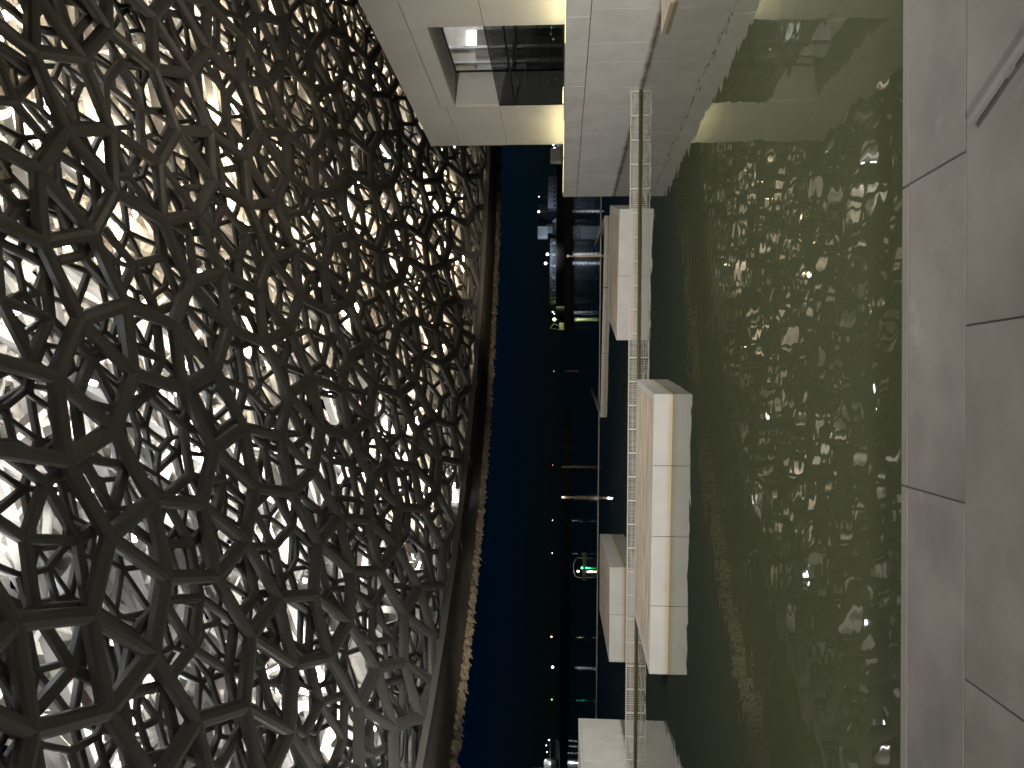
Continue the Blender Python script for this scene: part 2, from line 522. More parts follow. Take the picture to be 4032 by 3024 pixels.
# ledge LED strips that wash the wall foot yellow
for i, (y0, y1) in enumerate(((OY1 + .1, YF - .1), (-27, OY0 - .1), (YF + .3, -.3))):
    b = MB(); b.box(.12, .16, y0, y1, 2.887, 2.902); b.build('led_strip', E_yel, RB)
    L = bpy.data.lights.new('ledge_light', 'AREA'); L.shape = 'RECTANGLE'
    L.size = .06; L.size_y = abs(y1 - y0); L.energy = 5.5 * abs(y1 - y0) if i < 2 else 4; L.color = (1, .90, .47)
    o = bpy.data.objects.new('ledge_light', L); COL.objects.link(o); o.parent = RB
    o.location = (.16, (y0 + y1) / 2, 2.93)
    zl = -Vector((.75, 0, .66)).normalized(); yl = Vector((0, 1, 0)); xl = yl.cross(zl)
    o.rotation_euler = Matrix((xl, yl, zl)).transposed().to_euler()

# low landing slab against the plinth
def platform(name, label, fr, fl, depth, h, nf, seams_side=0, rim=.28):
    fr = Vector((*fr, 0)); fl = Vector((*fl, 0))
    ux = (fr - fl); w = ux.length; ux.normalize()
    ang = math.atan2(ux.y, ux.x)
    T = thing(name, label, 'platform', fl, ang, 'white floating platforms in the lagoon')
    b = MB(); b.box(.05, w - .05, .05, depth - .05, -.8, h - .05); b.build('core', M_backing, T)
    for i in range(nf):
        x0, x1 = w * i / nf, w * (i + 1) / nf
        box(x0 + .006, x1 - .006, 0, .06, -.6, h).build('face_panel', M_plat, T, bevel=.008)
        box(x0 + .006, x1 - .006, depth - .06, depth, -.6, h).build('face_panel', M_plat, T, bevel=.008)
    ns = max(1, seams_side)
    for i in range(ns):
        y0, y1 = .064 + (depth - .128) * i / ns, .064 + (depth - .128) * (i + 1) / ns
        box(0, .06, y0 + .004, y1 - .004, -.6, h).build('face_panel', M_plat, T, bevel=.008)
        box(w - .06, w, y0 + .004, y1 - .004, -.6, h).build('face_panel', M_plat, T, bevel=.008)
    r = MB()
    r.box(.06, w - .06, .06, rim, h - .05, h - .002); r.box(.06, w - .06, depth - rim, depth - .06, h - .05, h - .002)
    r.box(.06, rim, rim, depth - rim, h - .05, h - .002); r.box(w - rim, w - .06, rim, depth - rim, h - .05, h - .002)
    r.build('rim', M_plat, T)
    b = MB(); b.box(rim + .01, w - rim - .01, rim + .01, depth - rim - .01, h - .05, h - .008); b.build('stone_top', M_trav, T)
    return T
platform('floating_platform', 'largest white platform with travertine top in front of the mesh barrier', (-.13, 20.66), (-7.86, 21.42), 4.55, .5, 4, 2, rim=.2)
platform('floating_platform', 'white platform behind the mesh barrier beside the gallery, next to the flooded frame', (7.15, 30.75), (2.0, 32.1), 6.3, .67, 2, 2, rim=.3)
platform('floating_platform', 'white platform behind the mesh barrier showing its seamed right side', (-8.18, 35.5), (-12.5, 35.45), 8.6, .68, 2, 2, rim=.1)
platform('landing_slab', 'small pale landing slab moored against the gallery plinth at the frame edge', (13.5, 20.75), (10.35, 20.7), 1.85, .12, 1, 1, rim=.15)

# flooded frame: only its white border shows above the water
FD = thing('flooded_frame', 'wide thin white rectangular frame floating behind the platforms', 'frame')
P = [Vector((13.45, 75.0, -.26)), Vector((10.85, 49.2, .01)), Vector((-1.8, 53.1, .01)), Vector((.2, 79.0, -.26))]
for i in range(3):                       # the far side lies under water
    a, c = P[i], P[i + 1]
    n = 3 if i == 1 else 4
    for k in range(n):
        u = (c - a) / n; g = u.normalized() * .02
        b = MB(); b.bar(a + u * k + g, a + u * (k + 1) - g, .35, .42)
        b.build('border_beam', M_plat, FD)

# left wall block
LW = thing('left_quay_block', 'tall cream panelled block standing in the water at the left', 'building', (-15.65, 36.67, 0), .02)
b = MB(); b.box(-12, -.06, -40, -.05, -2, 2.0); b.build('core', M_backing, LW)
ys = [0, -1.95, -4.4, -6.9, -9.4, -14, -20, -30, -40]
for a, c in zip(ys, ys[1:]):
    box(-.07, .02, c + .006, a - .006, -1, 1.93).build('cladding_panel', M_white, LW, bevel=.006)
b = MB(); b.box(-12, .02, -40, 0, 1.94, 2.04); b.build('coping', M_white, LW, bevel=.01)
b = MB(); b.box(-12, .0, -.06, .02, -1, 1.94); b.build('end_panel', M_white, LW)

# floating mesh barrier, each panel its own frame and grating
FA, FB = Vector((11.30, 29.39, 0)), Vector((-18.2, 30.32, 0))
fdir = (FB - FA).normalized(); plen = .918
npan = int((FB - FA).length / plen)
FN = thing('mesh_barrier', 'long low white mesh barrier floating across the lagoon', 'barrier', FA, math.atan2(fdir.y, fdir.x))
fr = MB(); Wp = plen
fr.box(.0, .045, -.03, .03, -.25, .385); fr.box(Wp - .03, Wp, -.03, .03, -.25, .385)
fr.box(.045, Wp - .03, -.03, .03, .345, .39); fr.box(.045, Wp - .03, -.03, .03, -.02, .02)
frm = fr.mesh('frame', M_fence)
gr = MB()
x0, x1, z0, z1 = .05, Wp - .035, .025, .34
for i in range(1, 12):
    x = x0 + (x1 - x0) * i / 12
    gr.box(x - (.008 if i % 4 else .014), x + (.008 if i % 4 else .014), -.008, .008, z0, z1)
for i in range(1, 7):
    z = z0 + (z1 - z0) * i / 7
    gr.box(x0, x1, -.012, -.0085, z - (.007 if i != 4 else .013), z + (.007 if i != 4 else .013))
grm = gr.mesh('grating', M_fence)
for i in range(npan):
    o = link('barrier_panel', frm, FN, (i * plen, 0, 0))
    g = link('grating', grm, o)
b = MB(); b.tube((0, .09, .02), (npan * plen, .09, .02), .055, 8); b.build('float_pipe', M_float, FN, smooth=True)

# ================================================================== DOME
CX, CY, R_OUT, R_IN, ZR = 37.9, 8.84, 73.65, 62.4, 9.4
RISE, RISE_O = 15.5, 26.0
def zin(x, y):
    r2 = (x - CX) ** 2 + (y - CY) ** 2
    return max(ZR + .42, ZR + .3 + RISE * (1 - r2 / R_IN ** 2))
def zout(x, y):
    r2 = (x - CX) ** 2 + (y - CY) ** 2
    return ZR + 1.0 + RISE_O * (1 - r2 / R_OUT ** 2)
DOME = thing('lattice_dome', 'vast dark star lattice dome glowing from lamps inside it', 'dome', (0, 0, 0))

def reg(c, r, n, a0):
    return [(c[0] + r * math.cos(a0 + 2 * math.pi * k / n), c[1] + r * math.sin(a0 + 2 * math.pi * k / n)) for k in range(n)]

def tiling(kind, a, N):
    """list of regular polygons (lists of xy) around the origin"""
    polys = []
    s3 = math.sqrt(3)
    if kind in ('3464', '4612'):
        dd = a * (1 + s3) if kind == '3464' else a * (3 + s3)
        n = int(N / dd) + 2
        for i in range(-2 * n, 2 * n):
            for j in range(-n, n):
                px, py = i * dd + j * dd / 2, j * dd * s3 / 2
                if abs(px) > N or abs(py) > N: continue
                if kind == '3464':
                    polys.append(reg((px, py), a, 6, math.pi / 6))
                    for k in range(3):
                        an = k * math.pi / 3
                        polys.append(reg((px + dd / 2 * math.cos(an), py + dd / 2 * math.sin(an)), a / math.sqrt(2), 4, an + math.pi / 4))
                    polys.append(reg((px + dd / 2, py + dd / 2 / s3), a / s3, 3, math.pi / 6 + math.pi))
                    polys.append(reg((px + dd, py + dd / s3), a / s3, 3, math.pi / 6))
                else:
                    polys.append(reg((px, py), a / (2 * math.sin(math.pi / 12)), 12, math.pi / 12))
                    for k in range(3):
                        an = k * math.pi / 3
                        polys.append(reg((px + dd / 2 * math.cos(an), py + dd / 2 * math.sin(an)), a / math.sqrt(2), 4, an + math.pi / 4))
                    polys.append(reg((px + dd / 2, py + dd / 2 / s3), a, 6, 0))
                    polys.append(reg((px + dd, py + dd / s3), a, 6, 0))
    else:  # snub square
        L = a * math.sqrt(2 + s3)
        n = int(N / L) + 2
        seen = set()
        for i in range(-n, n):
            for j in range(-n, n):
                for (ox, oy, a0) in ((0, 0, math.pi / 3), (L / 2, L / 2, math.pi / 6)):
                    c = (i * L + ox, j * L + oy)
                    q = reg(c, a / math.sqrt(2), 4, a0)
                    polys.append(q)
                    for k in range(4):
                        p1, p2 = q[k], q[(k + 1) % 4]
                        mx, my = (p1[0] + p2[0]) / 2, (p1[1] + p2[1]) / 2
                        nx, ny = mx - c[0], my - c[1]; l = math.hypot(nx, ny); nx /= l; ny /= l
                        ap = (mx + nx * a * s3 / 2, my + ny * a * s3 / 2)
                        cen = ((p1[0] + p2[0] + ap[0]) / 3, (p1[1] + p2[1] + ap[1]) / 3)
                        key = (round(cen[0], 2), round(cen[1], 2))
                        if key in seen: continue
                        seen.add(key); polys.append([p1, p2, ap])
    return polys

OCX, OCY = 8.0, 42.0     # middle of the stretch of dome in view
def keep(x, y, rmax):
    if math.hypot(x - CX, y - CY) > rmax: return False
    return y > 6 and abs(x) < y * .72 + 9

def lattice(kind, a, w, h, rot, shift, zf, rmax, cham, ridge=.0):
    """returns bars: (verts, faces, midpoint)"""
    ca, sa = math.cos(rot), math.sin(rot)
    cells = tiling(kind, a, 74)
    edges = {}; grid = {}
    def weld(q):                       # one id per tiling vertex, tolerant of rounding
        gx, gy = math.floor(q[0] / .1), math.floor(q[1] / .1)
        for i in (0, -1, 1):
            for j in (0, -1, 1):
                k = grid.get((gx + i, gy + j))
                if k is not None and abs(k[1] - q[0]) + abs(k[2] - q[1]) < .05: return k[0]
        grid[(gx, gy)] = (len(grid), q[0], q[1])
        return len(grid) - 1
    for pi, p in enumerate(cells):
        cx = sum(q[0] for q in p) / len(p); cyy = sum(q[1] for q in p) / len(p)
        inr = math.hypot((p[0][0] + p[1][0]) / 2 - cx, (p[0][1] + p[1][1]) / 2 - cyy)
        f1 = max(.06, 1 - (w / 2) / inr); f2 = max(.08, 1 - (w / 2 - cham) / inr)
        k = len(p)
        for i in range(k):
            q1, q2 = p[i], p[(i + 1) % k]
            k1 = weld(q1); k2 = weld(q2)
            key = (k1, k2) if k1 < k2 else (k2, k1)
            if key[0] != k1: q1, q2 = q2, q1
            ins = [(cx + (q[0] - cx) * f, cyy + (q[1] - cyy) * f) for f in (f1, f2) for q in (q1, q2)]
            e = edges.setdefault(key, [q1, q2, []])
            if len(e[2]) < 2: e[2].append(ins)
    out = []
    for e in edges.values():
        if len(e[2]) < 2: continue
        def T(q): 
            return (q[0] * ca - q[1] * sa + OCX + shift[0], q[0] * sa + q[1] * ca + OCY + shift[1])
        v1, v2 = T(e[0]), T(e[1])
        mx, my = (v1[0] + v2[0]) / 2, (v1[1] + v2[1]) / 2
        if not keep(mx, my, rmax): continue
        Pf1, Pf2, Pn1, Pn2 = [T(q) for q in e[2][0]]
        Qf1, Qf2, Qn1, Qn2 = [T(q) for q in e[2][1]]
        def Z(q, dz): return (q[0], q[1], zf(*q) + dz)
        lo, ml, hi = -h / 2, -h / 2 + cham, h / 2
        V = [Z(v1, lo - ridge), Z(v2, lo - ridge), Z(Pn1, lo), Z(Pn2, lo), Z(Qn1, lo), Z(Qn2, lo),
             Z(Pf1, ml), Z(Pf2, ml), Z(Qf1, ml), Z(Qf2, ml),
             Z(Pf1, hi), Z(Pf2, hi), Z(Qf1, hi), Z(Qf2, hi), Z(v1, hi), Z(v2, hi)]
        Fc = [(0, 2, 3, 1), (1, 5, 4, 0), (2, 6, 7, 3), (5, 9, 8, 4), (6, 10, 11, 7), (9, 13, 12, 8), (10, 14, 15, 11), (15, 14, 12, 13)]
        out.append((V, Fc, (mx, my, zf(mx, my))))
    return out

def emit_lattice(bars, name, M, parent=DOME):
    b = MB()
    for V, Fc, c in bars: b.add(V, Fc)
    o = b.build(name, M, parent)
    return tag(o, kind='stuff')

def off(f, t): return lambda x, y: f(x, y) + t
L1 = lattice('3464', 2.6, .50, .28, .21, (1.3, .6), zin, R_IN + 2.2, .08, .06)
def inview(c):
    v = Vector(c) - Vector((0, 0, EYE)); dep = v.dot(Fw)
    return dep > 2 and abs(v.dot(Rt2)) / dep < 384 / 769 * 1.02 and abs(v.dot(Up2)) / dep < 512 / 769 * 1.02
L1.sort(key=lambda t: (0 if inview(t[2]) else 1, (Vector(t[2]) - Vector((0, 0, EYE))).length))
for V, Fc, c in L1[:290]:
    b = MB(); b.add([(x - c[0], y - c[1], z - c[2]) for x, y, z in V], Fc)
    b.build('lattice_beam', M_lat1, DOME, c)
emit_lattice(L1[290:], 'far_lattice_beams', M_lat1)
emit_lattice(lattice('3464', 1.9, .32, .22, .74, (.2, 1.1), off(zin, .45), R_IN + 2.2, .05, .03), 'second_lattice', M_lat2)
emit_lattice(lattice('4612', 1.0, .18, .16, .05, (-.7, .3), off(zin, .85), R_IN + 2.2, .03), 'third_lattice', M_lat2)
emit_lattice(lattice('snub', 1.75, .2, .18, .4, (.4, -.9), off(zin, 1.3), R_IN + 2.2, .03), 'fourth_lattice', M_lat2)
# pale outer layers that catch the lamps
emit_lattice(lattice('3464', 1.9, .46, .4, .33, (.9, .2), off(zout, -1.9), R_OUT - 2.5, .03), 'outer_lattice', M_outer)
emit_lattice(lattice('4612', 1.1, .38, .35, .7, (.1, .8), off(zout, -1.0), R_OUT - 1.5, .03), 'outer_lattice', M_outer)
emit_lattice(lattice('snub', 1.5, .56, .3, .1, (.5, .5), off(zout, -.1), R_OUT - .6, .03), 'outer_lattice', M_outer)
# steel frame in the void between the layers
st = MB(); GS = 5.2
nodes = {}
for i in range(-30, 31):
    for j in range(-30, 31):
        x, y = OCX + i * GS + (j % 2) * GS / 2, OCY + j * GS * .866
        if not keep(x, y, R_IN - 1): continue
        nodes[(i, j)] = (Vector((x, y, zin(x, y) + 3.7)), Vector((x + 1.5, y + 1.2, zout(x + 1.5, y + 1.2) - 2.7)))
for (i, j), (lo, hi) in nodes.items():
    nb = [(i + 1, j), (i + (j % 2), j + 1), (i + (j % 2) - 1, j + 1)]
    for q in nb:
        if q in nodes:
            st.bar(lo, nodes[q][0], .30, .42)
            st.bar(hi, nodes[q][1], .26, .36)
            st.bar(lo, nodes[q][1], .2, .24)
    st.bar(lo, hi, .26, .3)
tag(st.build('steel_frame', M_struct, DOME), kind='stuff')

# rim: smooth metal soffit, trim at its inner lip and an outer band of plates imitating water-reflected light
A0, A1 = rad(88), rad(178)
def ringpt(r, an, z): return (CX + r * math.cos(an), CY + r * math.sin(an), z)
nseg = 14
prof = [(R_IN, ZR + .35), (R_IN + .25, ZR + .05), (R_IN + 2.5, ZR - .12), (R_IN + 5.2, ZR - .12), (R_IN + 7.6, ZR - .02)]
for k in range(nseg):
    b = MB(); a0 = A0 + (A1 - A0) * k / nseg + .0006; a1 = A0 + (A1 - A0) * (k + 1) / nseg - .0006
    M_ = 6
    for q in range(M_ + 1):
        an = a0 + (a1 - a0) * q / M_
        for (r, z) in prof: b.v.append(ringpt(r, an, z))
    n = len(prof)
    for q in range(M_):
        for i in range(n - 1):
            b.f.append((q * n + i, q * n + i + 1, (q + 1) * n + i + 1, (q + 1) * n + i)); b.mi.append(0)
    b.build('soffit_panel', M_soffit, DOME, smooth=True)
b = MB(); pts = [A0 + (A1 - A0) * q / 160 for q in range(161)]
for q in range(160):
    b.bar(ringpt(R_IN - .12, pts[q], ZR + .16), ringpt(R_IN - .12, pts[q + 1], ZR + .16), .16, .34)
b.build('rim_trim', M_trim, DOME)
b = MB()
for q in range(160):
    b.add([ringpt(R_OUT - 3.7, pts[q], ZR + .04), ringpt(R_OUT - .1, pts[q], ZR + .04), ringpt(R_OUT - .1, pts[q + 1], ZR + .04), ringpt(R_OUT - 3.7, pts[q + 1], ZR + .04)], [(0, 1, 2, 3)])
    b.add([ringpt(R_OUT - .1, pts[q], ZR + .04), ringpt(R_OUT - .4, pts[q], ZR + 1.3), ringpt(R_OUT - .4, pts[q + 1], ZR + 1.3), ringpt(R_OUT - .1, pts[q + 1], ZR + .04)], [(0, 1, 2, 3)])
b.build('rim_backing', M_dark, DOME)
b = MB()
na = 330
for row in range(8):
    r0 = R_OUT - 3.6 + row * .46; zz = ZR + .03
    for k in range(na):
        an = A0 + (A1 - A0) * (k + (row % 2) * .5 + random.uniform(-.12, .12)) / na
        da = (A1 - A0) / na * .42
        tl = random.uniform(.04, .34)
        ln = random.uniform(.3, .5)
        p = [ringpt(r0, an - da, zz - .02), ringpt(r0, an + da, zz - .02), ringpt(r0 + ln, an + da * .5, zz - tl + .04), ringpt(r0 + ln, an - da * .5, zz - tl + .04)]
        b.add(p, [(0, 3, 2, 1)])
tag(b.build('rim_caustic_plates', M_caustic, DOME), kind='stuff')  # speckle of reflected light modelled as tilted plates on the soffit

# floodlights hung in the void: housings with lit lenses, throwing light up on the outer layers
def flood_mesh(E):
    b = MB()
    b.box(-.34, .34, -.18, .18, .06, .2, 0)
    b.box(-.32, .32, -.16, .16, -.05, .058, 1)
    b.bar((-.27, 0, .1), (-.27, 0, .55), .04); b.bar((.27, 0, .1), (.27, 0, .55), .04)
    b.bar((-.3, 0, .57), (.3, 0, .57), .05)
    return b.mesh('floodlight', [M_house, E])
fw, fc = flood_mesh(E_warm), flood_mesh(E_cool)
nf = 0
step = 6.3
for gy in range(1, 14):
    for gx in range(-9, 10):
        x = gx * step + (gy % 2) * step / 2 + random.uniform(-2.2, 2.2); y = 8 + gy * step + random.uniform(-2.2, 2.2)
        if not keep(x, y, R_OUT - 5): continue
        if abs(x) > y * .62 + 6: continue
        warm = random.random() < min(.9, max(.12, .35 + x / 40 + (y - 40) / 70))
        z = zin(x, y) + 2.1 + random.uniform(-.2, .3)
        z = min(z, zout(x, y) - 3.2)
        pair = random.choice((1, 1, 1, 2, 2, 3)); pa = random.uniform(0, 3.14)
        for q in range(pair):
            o = link('floodlight', fw if warm else fc, None, (x + q * 1.0 * math.cos(pa), y + q * 1.0 * math.sin(pa), z))
            o.rotation_euler = (random.uniform(-.5, .5), random.uniform(-.5, .5), pa)
            tag(o, 'small warm white floodlight glowing behind the dome lattice' if warm else 'small cool white floodlight glowing behind the dome lattice',
                'floodlight', 'warm floodlights inside the dome' if warm else 'cool floodlights inside the dome')
        light('dome_uplight', 'SPOT', (0, 0, .5), 2500 if warm else 1950, (1, .84, .63) if warm else (1, .97, .95), o, .25,
              aim=(random.uniform(-.15, .15), random.uniform(-.15, .15), 1), angle=rad(160), blend=.5)
        nf += 1

sm = {}
for E, nm in ((E_warm, 'w'), (E_cool, 'c')):
    b = MB(); b.box(-.16, .16, -.1, .1, .05, .14, 0); b.box(-.15, .15, -.09, .09, -.06, .048, 1); b.bar((0, 0, .14), (0, 0, .5), .04)
    sm[nm] = b.mesh('small_lamp', [M_house, E])
keys = [k for k in nodes if inview(nodes[k][0])]
random.shuffle(keys)
for k in keys[:70]:
    p = nodes[k][0]
    warm = random.random() < min(.9, max(.15, .4 + p.x / 40 + (p.y - 40) / 70))
    o = link('frame_lamp', sm['w' if warm else 'c'], None, (p.x + random.uniform(-1, 1), p.y + random.uniform(-1, 1), p.z - .75))
    o.rotation_euler = (random.uniform(-.4, .4), random.uniform(-.4, .4), random.uniform(0, 3))
    tag(o, 'pinpoint warm lamp fixed to the steel frame inside the dome' if warm else 'pinpoint cool lamp fixed to the steel frame inside the dome', 'lamp',
        'pinpoint warm lamps on the dome frame' if warm else 'pinpoint cool lamps on the dome frame')

# ================================================================== FAR SHORE (about 400 m)
SY = 400.0
def shore(name, label, x0, x1, z0, z1, M, cat='building', dy=12, y=SY, feats=None):
    T = thing(name, label, cat, ((x0 + x1) / 2, y, z0))
    w = (x1 - x0) / 2
    b = MB(); b.box(-w, w, 0, dy, 0, z1 - z0); b.build('wall', M, T, bevel=.05)
    b = MB(); b.box(-w - .15, w + .15, -.15, dy + .15, z1 - z0 + .001, z1 - z0 + .22); b.build('roof', M_shore if M is M_shore else M_shoredark, T)
    if feats: feats(T, w, z1 - z0)
    return T
Q = thing('quay', 'long grey quay wall along the distant lit shore', 'quay', (80, SY - 6, 0))
for k in range(12):
    box(-38 + k * 10.0, -38 + (k + 1) * 10.0 - .1, 0, 80, -2, 5.3 + .05 * (k % 3)).build('quay_block', M_conc, Q)
def wins(n, zf, s=.5):
    def f(T, w, h):
        for k in range(n):
            x = -w + 2 * w * (k + .5) / n
            box(x - s, x + s, -.06, .02, h * zf - .5, h * zf + .5).build('window', M_dark, T)
    return f
shore('shore_building', 'wide pale shed on the far shore, next to the gallery wall', 93.8, 110, 5.3, 9.6, M_shore, feats=wins(7, .25))
shore('shore_building', 'tall dim blue block behind the wide shed on the far shore', 90.6, 99.4, 5.3, 15.0, M_shoredark, dy=10, y=SY + 16, feats=wins(3, .8, .7))
def cubef(T, w, h):
    box(-w + 2.2, w - .1, -.4, 3, -2.5, -.05).build('annex', M_shore, T)
shore('shore_building', 'bright boxy white tower on the far shore beside the tent', 79.0, 84.2, 9.9, 15.0, M_tent, dy=8, feats=cubef)
shore('shore_building', 'plain grey plinth building under the boxy tower on the shore', 78.5, 87.0, 5.3, 7.4, M_shoredark, dy=12, y=SY + 2)
shore('shore_building', 'dim low house between tent and tall block', 84.3, 86.8, 7.62, 10.6, M_shoredark, dy=6, y=SY + 6)
def longf(T, w, h):
    for k in range(22):
        x = -w + 2 * w * (k + .5) / 22
        box(x - .5, x + .5, -.06, .02, .5, 1.9 if k % 3 else 1.2).build('bay', M_dark if k % 4 else M_shore, T)
    for k in range(6):
        x = -w + 2 * w * (k + .5) / 6
        box(x - .15, x + .15, -.3, 0, 0, h).build('pilaster', M_shore, T)
shore('shore_building', 'very long low arcaded building under the two bright shore lamps', 44.3, 77.9, 5.35, 8.4, M_shoredark, dy=10, feats=longf)
T = thing('tent', 'small white pyramid tent on the far quay', 'tent', (86.2, SY - 3, 5.35))
b = MB(); b.add([(-1.3, -1.3, 0), (1.3, -1.3, 0), (1.3, 1.3, 0), (-1.3, 1.3, 0), (0, 0, 2.3)], [(0, 1, 4), (1, 2, 4), (2, 3, 4), (3, 0, 4)]); b.build('canopy', M_tent, T)
b = MB()
for x in (-1.25, 1.25):
    for y in (-1.25, 1.25): b.bar((x, y, -.05), (x, y, .05), .1)
b.build('pegs', M_shoredark, T)
def lamp(name, label, x, z, E, r=.45, base=5.35, y=SY - 2, power=0, col=(.7, .85, 1), group=None):
    T = thing(name, label, 'lamp', (x, y, base), 0, group)
    h = z - base
    b = MB(); b.tube((0, 0, 0), (0, 0, h - r * .9), .12, 6, .08); b.build('mast', M_shoredark, T)
    b = MB(); b.box(-.35, .35, -.1, .3, h - r - .25, h - r + .0); b.build('head', M_house, T)
    b = MB(); b.ball((0, -.15, h), r, 8); b.build('bulb', E, T)
    if power: light('lamp_light', 'SPOT', (0, -5.0, h - .2), power * .9, col, T, .4, aim=(0, 1, -.25), angle=rad(150), blend=.4)
    return T
lamp('shore_lamp', 'tall lamp above the wide shed on the far shore', 99.2, 14.5, E_white, .28, 5.3)
lamp('shore_lamp', 'tilted bright lamp on the tall block at the far shore', 91.4, 14.5, E_white, .6, 5.3, power=1500)
lamp('shore_lamp', 'upper of the two bright blue white lamps over the long low building', 69.3, 9.9, E_white, .75, power=2600)
lamp('shore_lamp', 'higher of the two bright blue white lamps over the long low building', 64.6, 10.8, E_white, .75, power=2600)
lamp('shore_lamp', 'small white lamp near the end of the long low building', 39.5, 7.0, E_white, .35)
lamp('shore_lamp', 'tiny white lamp just beside the lime lamp on the shore', 38.5, 6.2, E_white, .25)
lamp('shore_lamp', 'big lime coloured lamp at the tip of the quay', 35.6, 6.1, E_lime, .8, 3.7, power=2500, col=(.85, 1, .5))
for i, (x, z, l) in enumerate(((126.2, 7.2, 'rightmost lamp of the bright cluster beside the gallery corner'), (124.3, 6.6, 'middle lamp of the bright cluster beside the gallery corner'),
                            (121.6, 7.7, 'highest lamp of the bright cluster beside the gallery corner'), (123.0, 5.9, 'lowest lamp of the bright cluster beside the gallery corner'))):
    lamp('shore_lamp', l, x, z, E_white, .55, 5.3, group='clustered shore lamps', power=1200 if i == 0 else 0)
# small jib crane at the quay tip
T = thing('jib_crane', 'spindly jib crane under the lime lamp at the quay tip', 'crane', (32.2, SY - 2, 3.5))
b = MB(); b.bar((0, 0, 0), (1.3, 0, 2.9), .16); b.bar((1.3, 0, 2.9), (-1.1, 0, 4.8), .14); b.bar((-1.1, 0, 4.8), (-1.8, 0, 0), .1); b.build('boom', M_conc, T)
b = MB(); b.box(-2.2, 1.6, -1, 1, -3.6, 0); b.build('base', M_conc, T)

# breakwater stretches
def breakwater(label, x0, x1, y, h, M, n):
    T = thing('breakwater', label, 'breakwater', ((x0 + x1) / 2, y, 0))
    w = (x1 - x0)
    for k in range(n):
        hh = h + random.uniform(-.04, .04)
        a, c = -w / 2 + w * k / n, -w / 2 + w * (k + 1) / n
        b = MB(); b.add([(a + .02, 0, -1), (c - .02, 0, -1), (c - .02, 3.5, -1), (a + .02, 3.5, -1), (a + .02, .5, hh), (c - .02, .5, hh), (c - .02, 3, hh), (a + .02, 3, hh)],
                        [(4, 5, 6, 7), (0, 1, 5, 4), (1, 2, 6, 5), (2, 3, 7, 6), (3, 0, 4, 7)])
        b.build('breakwater_block', M, T)
    return T
breakwater('brown breakwater below the lit far shore', 17, 62, 230, 1.85, M_rock, 9)
breakwater('grey breakwater stretch behind the two mooring piles', -46.5, -6.9, 280, 2.2, M_conc, 8)
breakwater('short stepped breakwater stretch behind the small boat', -70, -46.9, 283, 1.9, M_conc, 5)
breakwater('longest grey breakwater stretch towards the left block', -117.8, -70.3, 280, 2.45, M_conc, 10)
breakwater('dim breakwater stretch below the lit ship', -150, -126, 300, 2.1, M_conc, 5)

# mooring piles
def pile(label, x, y, parts, cap=None):
    T = thing('mooring_pile', label, 'pile', (x, y, 0))
    for (z0, z1, w, M) in parts:
        box(-w / 2, w / 2, -w / 2, w / 2, z0, z1).build('shaft', M, T, bevel=w * .12)
    if cap:
        z = parts[-1][1]
        b = MB(); b.box(-.1, .1, -.1, .1, z, z + .06); b.build('cap', M_house, T)
        b = MB(); b.ball((0, 0, z + .12), .09, 8); b.build('lamp_bulb', cap, T)
        light('pile_light', 'POINT', (0, -.3, z + .25), 25, (1, .95, .85), T, .1)
    return T
pile('square timber pile standing at the boom line near the flooded frame', 9.97, 58.1, [(-1, 1.9, .17, M_pole), (1.9, 2.35, .11, M_frame), (2.35, 2.55, .2, M_pole)])
pile('plain thin pile without lamp in front of the grey breakwater', -11.4, 112, [(-1, 2.75, .3, M_pole)])
pile('pile with a lit white lamp on top and a thicker foot', -12.42, 88, [(-1, 1.25, .42, M_pole), (1.25, 2.5, .28, M_pole)], E_white)

# boom and a floating bar
T = thing('floating_boom', 'hair thin dark boom line closing off the lagoon', 'boom')
pts = [(70, 55.0), (14.3, 57.9), (-9.2, 59.8), (-60, 63)]
for a, c in zip(pts, pts[1:]):
    b = MB(); b.tube((a[0], a[1], .0), (c[0], c[1], .0), .05, 6); b.build('boom_tube', M_rail, T)
T = thing('floating_bar', 'short bright floating tube on the dark sea', 'buoy', (25.3, 124, 0))
b = MB(); b.tube((-.95, 0, .1), (.95, 0, .1), .13, 8); b.build('tube', M_tent, T)
b = MB(); b.tube((-.95, 0, .1), (-1.1, 0, .1), .16, 8); b.tube((.95, 0, .1), (1.1, 0, .1), .16, 8); b.build('end_cap', M_house, T)

# small boat with hoop canopy, green and white lamps
T = thing('small_boat', 'small dark boat with a hoop canopy and a glowing green lamp', 'boat', (-21.0, 91, 0))
b = MB()
sec = [(-1.55, .16), (-.9, .42), (.4, .5), (1.3, .36), (1.7, .05)]
vs = []
for x, w in sec:
    vs += [(x, -w, .22), (x, -w * .7, -.2), (x, w * .7, -.2), (x, w, .22)]
fs = []
for i in range(4):
    for k in range(3): fs.append((i * 4 + k, i * 4 + k + 1, (i + 1) * 4 + k + 1, (i + 1) * 4 + k))
    fs.append((i * 4 + 3, i * 4, (i + 1) * 4, (i + 1) * 4 + 3))
fs += [(0, 3, 2, 1), (16, 17, 18, 19)]
b.add(vs, fs); b.build('hull', M_hull, T)
b = MB(); prev = None
for k in range(11):
    an = math.pi * k / 10
    p = (-.1 - 1.15 * math.cos(an), 0, .75 + .55 * math.sin(an))
    if prev: b.bar(prev, p, .12, .1)
    prev = p
b.build('canopy_hoop', M_hull, T)
b = MB(); b.bar((-1.25, 0, .2), (-1.25, 0, .75), .07); b.bar((1.05, 0, .2), (1.05, 0, .75), .07); b.build('stanchion', M_rail, T)
b = MB(); b.ball((0, -.55, .3), .1, 8); b.build('green_lamp', E_green, T)
b = MB(); b.ball((-.45, -.4, .75), .11, 8); b.build('white_lamp', E_warm, T)

